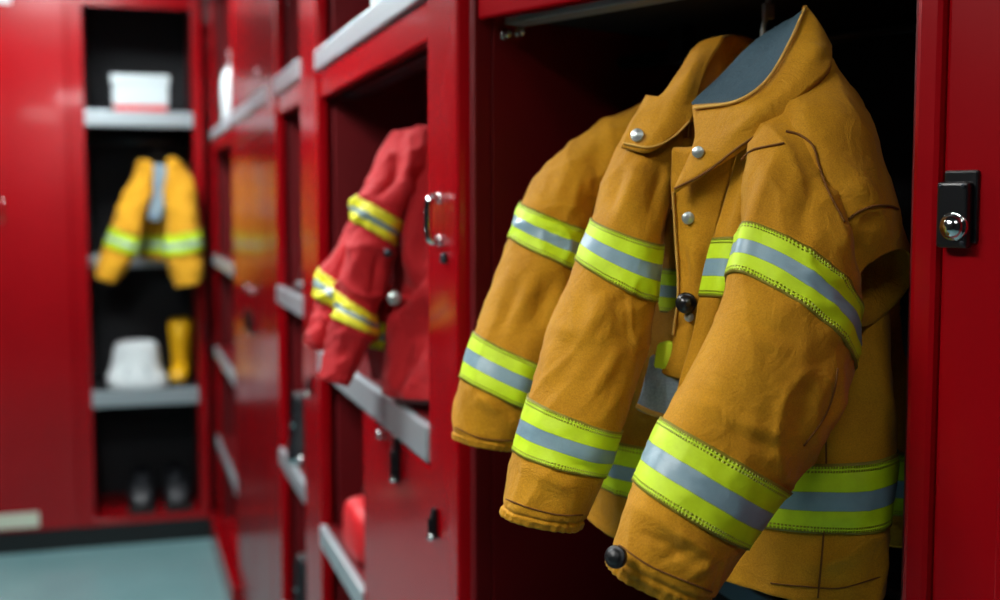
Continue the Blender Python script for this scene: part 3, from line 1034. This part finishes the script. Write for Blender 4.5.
def coat_behind():
    root = thing('coat', 'mustard coat behind, of which the far left sleeve shows', 'coat', P(720, 520, 1.5), 0, 'mustard coats in the big locker')
    cv, bd = M['canvas'], M['band']
    body = Tube([
        (640, 118, 820, 92, 1.56, 1.42, 0.02, 0.03, 0, 0),
        (600, 160, 868, 150, 1.57, 1.38, 0.035, 0.035, 0, 2),
        (590, 260, 886, 240, 1.57, 1.35, 0.04, 0.04, 0, 6),
        (590, 360, 903, 340, 1.56, 1.32, 0.04, 0.04, 0, 6),
        (592, 420, 912, 450, 1.56, 1.31, 0.04, 0.04, 0, 8),
        (592, 455, 912, 515, 1.56, 1.31, 0.04, 0.04, 0, 8),
        (592, 480, 910, 545, 1.56, 1.31, 0.04, 0.04, 0, 8)], m=100, per=16, amp=3, seed=101)
    ob = body.build('torso', cv, root, inset=0.95)
    body.band('hem_band', bd, ob, 4.0, 5.0, urep=16)
    fol = [([(598, 160), (600, 195), (585, 215)], 10, -7), ([(570, 165), (558, 205)], 10, 4), ([(580, 175), (570, 215)], 6, 3), ([(560, 270), (530, 330)], 10, -3.5),
           ([(545, 260), (510, 330)], 9, 3.5), ([(520, 280), (495, 335)], 8, -2.5), ([(500, 400), (520, 420)], 8, -3), ([(475, 395), (500, 412)], 7, 3), ([(570, 290), (545, 345)], 8, 3)]
    s1 = Tube([
        (650, 100, 690, 105, 1.53, 1.51, 0.02, 0.03, 0, 0),
        (598, 124, 655, 140, 1.50, 1.49, 0.04, 0.035, 0, 0),
        (552, 160, 615, 190, 1.46, 1.455, 0.05, 0.04, 0, 0),
        (521, 202, 588, 228, 1.44, 1.43, 0.052, 0.042, 0, 3),
        (510, 238, 580, 272, 1.43, 1.42, 0.052, 0.042, 0, 3),
        (489, 295, 562, 325, 1.42, 1.41, 0.052, 0.045, 0, 3),
        (474, 331, 548, 367, 1.41, 1.40, 0.052, 0.045, 0, 3),
        (459, 377, 532, 411, 1.40, 1.39, 0.05, 0.045, 0, 3),
        (451, 425, 520, 440, 1.40, 1.39, 0.046, 0.042, 0, 4),
        (450, 436, 516, 448, 1.40, 1.39, 0.043, 0.04, 0, 4)], m=104, per=18, amp=2.6, seed=131, folds=[(a, b, c * 1.5) for a, b, c in fol], gather=(0.86, 20, 1.5), hump=[(8.2, 0.15, -2)])
    o1 = s1.build('sleeve', cv, root, inset=0.92)
    s1.band('sleeve_band', bd, o1, 3.0, 4.0, urep=8)
    s1.band('sleeve_band', bd, o1, 6.0, 7.0, urep=8)
    cord('cuff_seam', M['seam'], o1, s1.path([(453, 426), (480, 438), (515, 441)], 0.0002), 0.0009)
    col = Sheet([[(668, 92, 1.46), (700, 80, 1.45), (740, 80, 1.46)], [(660, 108, 1.45), (700, 100, 1.44), (745, 100, 1.45)], [(650, 124, 1.455), (700, 120, 1.45), (750, 120, 1.46)]], amp=1)
    col.build('collar', cv, root, 0.008)
    return root


def coat_red():
    root = thing('coat', 'red coat with yellow trim hanging out of a locker', 'coat', P(390, 395, 2.05), 0)
    cv, bd = M['redcloth'], M['band_red']
    body = Tube([
        (404, 130, 470, 122, 2.04, 1.95, 0.02, 0.04, 0, 0),
        (408, 170, 488, 165, 2.02, 1.91, 0.05, 0.05, 0, 2),
        (400, 235, 488, 235, 2.00, 1.89, 0.06, 0.05, 0, 3),
        (394, 295, 486, 300, 1.99, 1.87, 0.065, 0.05, 0, 4),
        (391, 345, 485, 345, 1.985, 1.86, 0.065, 0.05, 0, 4),
        (389, 378, 485, 378, 1.98, 1.86, 0.065, 0.05, 0, 4),
        (388, 394, 485, 396, 1.97, 1.86, 0.06, 0.05, 0, 4)], m=96, per=18, amp=7, seed=203, nscale=(12, 9), folds=[
        ([(424, 160), (412, 280)], 8, 18), ([(428, 200), (424, 290)], 6, -16), ([(400, 330), (398, 380)], 6, -12), ([(405, 250), (398, 310)], 8, -16), ([(428, 270), (402, 300)], 6, -14), ([(430, 300), (405, 345)], 9, -26), ([(425, 330), (408, 372)], 9, -20), ([(395, 300), (392, 390)], 5, 14)])
    ob = body.build('torso', cv, root, inset=0.95)
    body_b = body.band
    # short band on the far flap only
    fl = Sheet([[(370, 285, 2.02), (382, 286, 1.985), (398, 290, 1.985)], [(368, 320, 2.02), (384, 323, 1.975), (398, 326, 1.975)], [(366, 347, 2.02), (382, 350, 1.975), (397, 353, 1.975)], [(372, 378, 2.03), (383, 381, 1.985), (395, 384, 1.985)]], amp=3, seed=222)
    of = fl.build('front_flap', cv, root, 0.008)
    fl.band('chest_band', bd, of, 1.0, 2.0, 0.003)
    # far sleeve
    s1 = Tube([
        (388, 150, 412, 158, 2.12, 2.1, 0.02, 0.04, 0, 0),
        (364, 195, 392, 208, 2.09, 2.07, 0.05, 0.045, 0, 0),
        (342, 240, 374, 256, 2.07, 2.05, 0.055, 0.045, 0, 0),
        (320, 269, 354, 290, 2.06, 2.04, 0.055, 0.045, 0, 2),
        (316, 297, 346, 312, 2.05, 2.04, 0.055, 0.045, 0, 2),
        (307, 330, 337, 344, 2.05, 2.04, 0.05, 0.045, 0, 2),
        (304, 341, 332, 352, 2.05, 2.04, 0.045, 0.04, 0, 2)], m=80, per=18, amp=6, seed=240, nscale=(12, 9), gather=(0.85, 16, 2.5), folds=[
        ([(350, 235), (330, 275)], 6, 8)])
    o1 = s1.build('sleeve', cv, root, inset=0.92)
    s1.band('sleeve_band', bd, o1, 3.0, 4.0, 0.004)
    # near sleeve
    s2 = Tube([
        (396, 134, 436, 126, 2.02, 1.99, 0.03, 0.04, 0, 0),
        (376, 166, 424, 178, 2.0, 1.98, 0.06, 0.045, 0, 0),
        (360, 197, 402, 222, 1.98, 1.97, 0.06, 0.045, 0, 0),
        (356, 221, 393, 246, 1.975, 1.965, 0.058, 0.045, 0, 0),
        (346, 262, 386, 286, 1.97, 1.96, 0.055, 0.045, 0, 2),
        (338, 291, 378, 316, 1.965, 1.955, 0.055, 0.045, 0, 2),
        (335, 317, 374, 335, 1.96, 1.95, 0.055, 0.045, 0, 2),
        (328, 350, 361, 361, 1.96, 1.95, 0.05, 0.045, 0, 2),
        (324, 368, 353, 375, 1.96, 1.95, 0.042, 0.04, 0, 2),
        (322, 377, 348, 383, 1.96, 1.95, 0.044, 0.04, 0, 2)], m=80, per=18, amp=6, seed=262, nscale=(12, 9), gather=(0.84, 14, 3), folds=[
        ([(398, 150), (382, 195)], 6, -14), ([(412, 140), (404, 200)], 6, 12), ([(384, 178), (376, 200)], 5, -9), ([(380, 250), (372, 300)], 6, -12), ([(362, 250), (350, 285)], 5, 8), ([(350, 335), (340, 365)], 6, -8)])
    o2 = s2.build('sleeve', cv, root, inset=0.92)
    s2.band('sleeve_band', bd, o2, 2.0, 3.0, 0.004)
    s2.band('sleeve_band', bd, o2, 5.0, 6.0, 0.004)
    stud('press_stud', M['stud'], ob, 394, 298, 1.925, 0.011)
    stud('zip_pull', M['steel'], root, 388, 253, 1.90, 0.007)
    return root


def coat_far():
    root = thing('coat', 'small yellow coat hanging in the far open locker', 'coat', P(150, 285, 5.8), 0)
    cv, bd = M['canvas_far'], M['band']
    d = 5.85
    d = 5.9
    body = Tube([
        (140, 168, 178, 166, d, d, 0.03, 0.05, 0, 0),
        (134, 190, 184, 188, d, d, 0.06, 0.06, 0, 2),
        (136, 228, 184, 228, d, d, 0.06, 0.06, 0, 2),
        (138, 234, 183, 234, d, d, 0.06, 0.06, 0, 2),
        (138, 251, 183, 251, d, d, 0.06, 0.06, 0, 2),
        (139, 257, 182, 257, d, d, 0.06, 0.06, 0, 2)], m=64, per=10, amp=10, seed=303, nscale=(6, 5))
    ob = body.build('torso', cv, root, inset=0.95)
    body.band('hem_band', bd, ob, 3.0, 4.0, 0.005)
    for st in ([(142, 162, 160, 168, 5.84), (127, 188, 150, 197, 5.76), (112, 226, 140, 236, 5.70), (106, 246, 135, 255, 5.69), (97, 268, 122, 276, 5.68), (95, 276, 118, 283, 5.68)],
               [(167, 162, 182, 164, 5.84), (165, 190, 194, 186, 5.76), (166, 234, 200, 229, 5.70), (166, 256, 202, 250, 5.69), (171, 276, 203, 272, 5.68), (174, 286, 202, 281, 5.68)]):
        t = Tube([(a, b, c, e, f, f, 0.07, 0.06, 0, 1.5) for a, b, c, e, f in st], m=64, per=14, amp=9, seed=st[0][0] * 1.3, nscale=(7, 5), gather=(0.85, 14, 4))
        o = t.build('sleeve', cv, root, inset=0.92)
        t.band('sleeve_band', bd, o, 2.0, 3.0, 0.006)
    for a in ([[(135, 164, 5.78), (143, 160, 5.74), (152, 163, 5.74)], [(140, 176, 5.76), (147, 178, 5.72), (151, 180, 5.72)], [(143, 192, 5.74), (148, 196, 5.71), (151, 194, 5.71)]],
              [[(166, 160, 5.76), (174, 158, 5.74), (183, 165, 5.76)], [(166, 178, 5.73), (171, 180, 5.71), (180, 180, 5.74)], [(163, 196, 5.72), (168, 200, 5.71), (175, 196, 5.72)]]):
        Sheet(a, amp=3, per=8).build('collar', cv, root, 0.012)
    Sheet([[(150, 166, 5.755), (158, 165, 5.75), (166, 166, 5.755)], [(149, 190, 5.745), (157, 191, 5.74), (165, 190, 5.745)], [(148, 218, 5.74), (154, 220, 5.73), (161, 218, 5.735)]], amp=2, per=8).build('lining', M['denim'], root, 0.012)
    return root


coat_front()
coat_behind()
coat_red()
coat_far()

# steel crate on the low shelf under the coats
cp = P(742, 584, 1.46)
t = thing('crate', 'blue-grey rimmed steel crate on the shelf under the mustard coats', 'crate', (cp[0], cp[1], 0.949), -math.pi / 2)
hz = cp[2] - 0.949
MB().box((-0.16, 0.004, 0.0), (0.14, 0.016, hz - 0.01), 0.002).box((-0.16, 0.156, 0.0), (0.14, 0.168, hz - 0.01), 0.002).box((-0.16, 0.004, 0.0), (-0.15, 0.168, hz - 0.01), 0.002).box((0.13, 0.004, 0.0), (0.14, 0.168, hz - 0.01), 0.002).box((-0.16, 0.004, 0), (0.14, 0.168, 0.01), 0.002).build('body', M['black_in'], t)
MB().box((-0.164, 0, hz - 0.03), (0.144, 0.012, hz), 0.003).box((-0.164, 0.16, hz - 0.03), (0.144, 0.172, hz), 0.003).box((-0.164, 0, hz - 0.03), (-0.152, 0.172, hz), 0.003).box((0.132, 0, hz - 0.03), (0.144, 0.172, hz), 0.003).build('rim', M['crate'], t)

# hook that carries the front coat
hk = P(768, 16, 1.33)
t = thing('coat_hook', 'dark metal hook above the collar of the front mustard coat', 'hook', hk, 0)
# a small J hook hung over the rail
c = np.array([0, 0, 0.0])
loop = [(0.012, 0.0, -0.012), (0.008, 0, -0.024), (0, 0, -0.028), (-0.006, 0, -0.02), (-0.004, 0, -0.006), (0, 0, 0.01), (0, 0, 0.06), (0, 0, 0.14)]
MB().tube(crom(np.array(loop), 60), 0.0035, 12).build('shank', M['stud'], t, True)
MB().box((-0.007, -0.004, -0.004), (0.007, 0.004, 0.014), 0.002).build('clamp', M['stud'], t)

t = thing('coat_hook', 'dark hook above the small far yellow coat', 'hook', P(159, 145, 5.93), 0)
MB().tube(crom(np.array([(0.02, 0, -0.045), (0.0, 0, -0.06), (-0.02, 0, -0.04), (0, 0, -0.01), (0, 0, 0.004)]), 40), 0.007, 10).build('shank', M['steel'], t, True)
MB().tube([(-0.06, 0, -0.07), (0, 0, -0.05), (0.06, 0, -0.07)], 0.009, 10).build('hanger_bar', M['steel'], t, True)

# ============================================================ things on shelves
def on_row(px, z, into):
    """Point on the row's shelf at photo column px, `into` metres behind the front."""
    return (D_ROW + into, row_y(px) * (D_ROW + into) / D_ROW, z)


def soft(name, mat, parent, size, seed, amp=0.12, power=0.6, loc=(0, 0, 0), n=40, flat=True, nz=9):
    """Rounded soft bundle (cloth, bag) resting on z = 0."""
    V = np.zeros((n, 2 * n, 3))
    for i in range(n):
        a = -math.pi / 2 + math.pi * i / (n - 1)
        for j in range(2 * n):
            b = math.pi * j / n
            pw = lambda q: math.copysign(abs(q) ** power, q)
            V[i, j] = (pw(math.cos(a)) * pw(math.cos(b)), pw(math.cos(a)) * pw(math.sin(b)), pw(math.sin(a)))
    q = V * np.array(size) / 2
    V = q * (1 + amp * vnoise(q * nz + seed) + amp * 0.5 * vnoise(q * nz * 3 + seed))[..., None]
    V[..., 2] = np.maximum(V[..., 2], -size[2] * 0.42)
    V[..., 2] -= V[..., 2].min()
    V += np.array(loc)
    mb = MB()
    mb.grid(V, True)
    return mb.build(name, mat, parent, True)


t = tag(soft('folded_cloth', M['whitecloth'], None, (0.19, 0.32, 0.10), 4.0, 0.06), 'white folded cloth on the top shelf above the red coat', 'cloth')
t.location = (D_ROW + 0.1, 2.06, 1.989)
# white towel hanging over the far locker's top shelf edge
def towel():
    prof = [(0.16, 0.012), (0.05, 0.014), (0.0, 0.014), (-0.02, 0.0), (-0.026, -0.06), (-0.028, -0.16), (-0.026, -0.24)]
    C = crom(np.array(prof), 50)
    V = np.zeros((50, 40, 3))
    for j in range(40):
        y = (j / 39 - 0.5) * 0.30
        V[:, j, 0] = C[:, 0] + 0.006 * np.sin(y * 60) * (np.arange(50) > 15)
        V[:, j, 1] = y * (1 - 0.3 * np.clip((np.arange(50) - 15) / 35, 0, 1))
        V[:, j, 2] = C[:, 1]
    N = np.zeros_like(V)
    mb = MB()
    mb.grid(V)
    o = mb.build('towel', M['whitecloth'], None, True)
    m = o.modifiers.new('thick', 'SOLIDIFY')
    m.thickness = 0.008
    return o


def bottle(name, label, loc, h=0.3, r=0.045):
    t = thing(name, label, 'bottle', loc)
    MB().lathe([(0, 0), (r * 0.9, 0), (r, 0.01), (r, h * 0.55), (r * 0.9, h * 0.66), (r * 0.5, h * 0.78), (r * 0.42, h * 0.86), (0, h * 0.86)], 28).build('body', M['whiteshell'], t, True)
    MB().lathe([(r * 0.46, h * 0.84), (r * 0.5, h * 0.85), (r * 0.5, h * 0.97), (r * 0.4, h), (0, h)], 24).build('cap', M['white'], t, True)


bottle('bottle', 'tall white bottle standing in for a hanging towel on the top shelf of the far corner locker', (D_ROW + 0.085, row_y(221), 2.006), 0.33, 0.072)  # bottle shape takes the place of a white towel

# narrow locker: dark kit on its shelves
def flashlight(label, loc, L=0.28, r=0.022, tilt=0.0):
    t = thing('flashlight', label, 'flashlight', loc)
    mb = MB()
    mb.lathe([(0, 0), (r * 1.5, 0), (r * 1.6, 0.012), (r * 1.5, 0.05), (r, 0.08), (r, L - 0.02), (r * 0.9, L), (0, L)], 28)
    mb.build('body', M['rubber'], t, True)
    MB().lathe([(r * 1.6, 0.004), (r * 1.72, 0.008), (r * 1.72, 0.02), (r * 1.58, 0.026)], 28).build('bezel', M['chrome'], t, True)
    m = Matrix.Translation((-r * 0.95, 0, L * 0.55)) @ Matrix.Rotation(-math.pi / 2, 4, 'Y')
    MB().lathe([(0, 0.006), (0.007, 0.005), (0.009, 0)], 16, m).build('switch', M['chrome'], t, True)


flashlight('black torch standing on the low shelf of the narrow locker', (D_ROW + 0.03, 3.2, 0.9595), 0.19, 0.024)
flashlight('black torch standing on the bottom shelf of the narrow locker', (D_ROW + 0.033, 3.2, 0.5045), 0.2, 0.024)


def helmet(name, label, loc, mat, s=1.0, rz=0):
    t = thing(name, label, 'helmet', loc, rz)
    shell = MB()
    V = np.zeros((24, 48, 3))
    for i in range(24):
        a = math.pi / 2 * i / 23
        for j in range(48):
            b = 2 * math.pi * j / 48
            V[i, j] = (0.125 * s * math.sin(a) * math.cos(b), 0.15 * s * math.sin(a) * math.sin(b), 0.03 * s + 0.145 * s * math.cos(a) + 0.006 * s * math.cos(2 * b * 3) * math.sin(2 * a))
    shell.grid(V, True)
    shell.build('shell', mat, t, True)
    br = MB()
    V = np.zeros((5, 48, 3))
    for j in range(48):
        b = 2 * math.pi * j / 48
        ext = 0.03 + 0.04 * max(0, -math.sin(b)) ** 2
        for i, (k, z) in enumerate(((0, 0.034), (0.5, 0.028), (1, 0.012), (0.95, 0.004), (0, 0.022))):
            V[i, j] = ((0.122 + ext * k) * s * math.cos(b), (0.147 + ext * k) * s * math.sin(b), z * s)
    br.grid(V, True)
    br.build('brim', mat, t, True)
    rg = MB()
    rg.tube([(0, 0.155 * s * math.sin(a), (0.03 + 0.15 * math.cos(a)) * s) for a in np.linspace(-1.35, 1.35, 30)], 0.01 * s, 10)
    rg.build('ridge', mat, t, True)
    return t


helmet('helmet', 'small black helmet on the middle shelf of the narrow locker', (D_ROW + 0.125, 3.2, 1.424), M['rubber'], 0.75)

tb = thing('bag', 'red nylon bag on the low shelf below the red coat', 'bag', (D_ROW + 0.062, 2.42, 0.926))
soft('body', M['redbag'], tb, (0.1, 0.2, 0.12), 7.0, 0.05, 0.5)
MB().tube([(0.0, 0.06 * math.cos(a), 0.09 + 0.05 * math.sin(a)) for a in np.linspace(0.05, math.pi - 0.05, 24)], 0.008, 10).build('strap', M['rubber'], tb, True)

# far open locker contents
zb = bz(113) + 0.0035
Yf = Y_BACK
tb = thing('box', 'white box on the top shelf of the far open locker', 'box', (bx(144.5), Yf + 0.14, zb))
hw = (bx(172) - bx(113)) / 2
MB().box((-hw * 0.95, -0.1, 0.03), (hw * 0.95, 0.1, 0.155), 0.006).build('body', M['white'], tb)
MB().box((-hw, -0.105, 0.135), (hw, 0.105, 0.175), 0.006).build('lid', M['white'], tb)
MB().box((-hw * 0.9, -0.098, 0.0), (hw * 0.9, 0.098, 0.032), 0.004).build('base_tray', M['redbag'], tb)

zs = bz(391) + 0.0035
def hood(label, loc):
    """White protective hood standing on its wide shoulder cape, flat crown on top."""
    t = thing('hood', label, 'hood', loc, 0)
    prof = [(0.126, 0.0, 0.10), (0.128, 0.02, 0.105), (0.126, 0.05, 0.10), (0.112, 0.09, 0.09), (0.103, 0.13, 0.085), (0.097, 0.18, 0.08), (0.09, 0.215, 0.075), (0.078, 0.234, 0.062), (0.045, 0.242, 0.035), (0.001, 0.243, 0.001)]
    C = crom(np.array(prof), 60)
    V = np.zeros((60, 72, 3))
    for j in range(72):
        b = 2 * math.pi * j / 72
        pw = lambda q: math.copysign(abs(q) ** 0.75, q)
        V[:, j] = np.stack([C[:, 0] * pw(math.cos(b)), C[:, 2] * pw(math.sin(b)), C[:, 1]], -1)
    k = vnoise(V * 14 + 3) * 0.05 + vnoise(V * 40 + 8) * 0.02
    V[..., :2] *= (1 + k)[..., None]
    V *= np.array([1.12, 1.1, 0.93])
    mb = MB()
    mb.grid(V, True)
    mb.build('shell', M['whitecloth'], t, True)
    # face hem at the front
    e = [(0.05 * math.cos(a), -0.106 + 0.02 * abs(math.sin(a)), 0.07 + 0.045 * math.sin(a)) for a in np.linspace(0, 2 * math.pi, 30)]
    MB().tube(e, 0.007, 8).build('hem', M['white'], t, True)


hood('white hood standing on the low shelf of the far open locker', (bx(134), Yf + 0.125, zs))


def boot(label, loc, s, rz):
    t = thing('boot', label, 'boot', loc, rz, 'yellow boots on the far shelf')
    rows = []
    # foot: rings along the length then shaft rings up
    def ring(c, rx, ry, tilt=0):
        q = []
        for j in range(32):
            b = 2 * math.pi * j / 32
            x, y = rx * math.cos(b), ry * math.sin(b)
            q.append((c[0] + x, c[1] + y * math.cos(tilt), c[2] + y * math.sin(tilt)))
        return q
    for c, rx, ry, ti in (((0, -0.19, 0.04), 0.004, 0.004, 1.57), ((0, -0.185, 0.045), 0.036, 0.026, 1.5), ((0, -0.15, 0.05), 0.048, 0.04, 1.45), ((0, -0.09, 0.062), 0.05, 0.052, 1.3),
                          ((0, -0.045, 0.085), 0.046, 0.07, 1.0), ((0, -0.015, 0.11), 0.045, 0.075, 0.5), ((0, 0, 0.15), 0.05, 0.07, 0.1), ((0, 0, 0.22), 0.056, 0.07, 0), ((0, 0, 0.33), 0.062, 0.075, 0),
                          ((0, 0, 0.335), 0.058, 0.07, 0), ((0, 0, 0.2), 0.045, 0.055, 0), ((0, 0, 0.12), 0.01, 0.01, 0)):
        rows.append(ring(c, rx, ry, ti))
    MB_ = MB()
    MB_.grid(np.array(rows) * s, True)
    MB_.build('upper', M['yellowrubber'], t, True)
    so = MB()
    so.box((-0.05 * s, -0.2 * s, 0.0), (0.05 * s, -0.05 * s, 0.022 * s), 0.01 * s)
    so.box((-0.045 * s, -0.05 * s, 0.0), (0.045 * s, 0.075 * s, 0.035 * s), 0.01 * s)
    so.build('sole', M['sole'], t)


boot('front one of the yellow boots on the far shelf, beside the white hood', (bx(180), Yf + 0.215, zs), 0.9, -0.12)
boot('rear one of the yellow boots on the far shelf, behind the other boot', (bx(184), Yf + 0.475, zs), 0.88, 0.0)


def shoe(label, loc, rz):
    t = thing('shoe', label, 'shoe', loc, rz, 'black shoes at the bottom of the far locker')
    t.scale = (1.25, 1.15, 1.35)
    V = []
    for y, rx, h in ((-0.15, 0.004, 0.035), (-0.145, 0.032, 0.05), (-0.11, 0.05, 0.075), (-0.05, 0.052, 0.10), (0.0, 0.048, 0.14), (0.05, 0.046, 0.15), (0.1, 0.045, 0.14), (0.13, 0.034, 0.12), (0.138, 0.004, 0.09)):
        r = []
        for j in range(28):
            b = 2 * math.pi * j / 28
            sx, sz = math.cos(b), math.sin(b)
            r.append((rx * math.copysign(abs(sx) ** 0.7, sx), y, 0.018 + (h - 0.018) * (0.5 + 0.5 * math.copysign(abs(sz) ** 0.7, sz))))
        V.append(r)
    mb = MB()
    mb.grid(np.array(V), True)
    mb.build('upper', M['rubber'], t, True)
    so = MB()
    so.box((-0.05, -0.15, 0.0), (0.05, 0.14, 0.024), 0.012, 3)
    so.build('sole', M['sole'], t)
    MB().tube([(0.02 * k, -0.06 + 0.012 * abs(k), 0.108) for k in (-1.5, -0.5, 0.5, 1.5)], 0.005, 8).build('lace', M['steel'], t, True)


zf = 0.105 + 0.032
shoe('left one of the black shoes at the bottom of the far open locker', (bx(137), Yf + 0.21, zf), -0.03)
shoe('right one of the black shoes at the bottom of the far open locker', (bx(173), Yf + 0.21, zf), 0.03)

# ================================================================ world, view
w_ = bpy.data.worlds.new('world')
scene.world = w_
w_.use_nodes = True
w_.node_tree.nodes['Background'].inputs[0].default_value = (0.6, 0.7, 0.8, 1)
w_.node_tree.nodes['Background'].inputs[1].default_value = 0.02
vs = scene.view_settings
vs.view_transform = 'Standard'
vs.look = 'None'
vs.gamma = 1
vs.use_curve_mapping = False
vs.exposure = 0.0
scene.cycles.use_denoising = True
scene.cycles.max_bounces = 8
scene.cycles.sample_clamp_indirect = 6
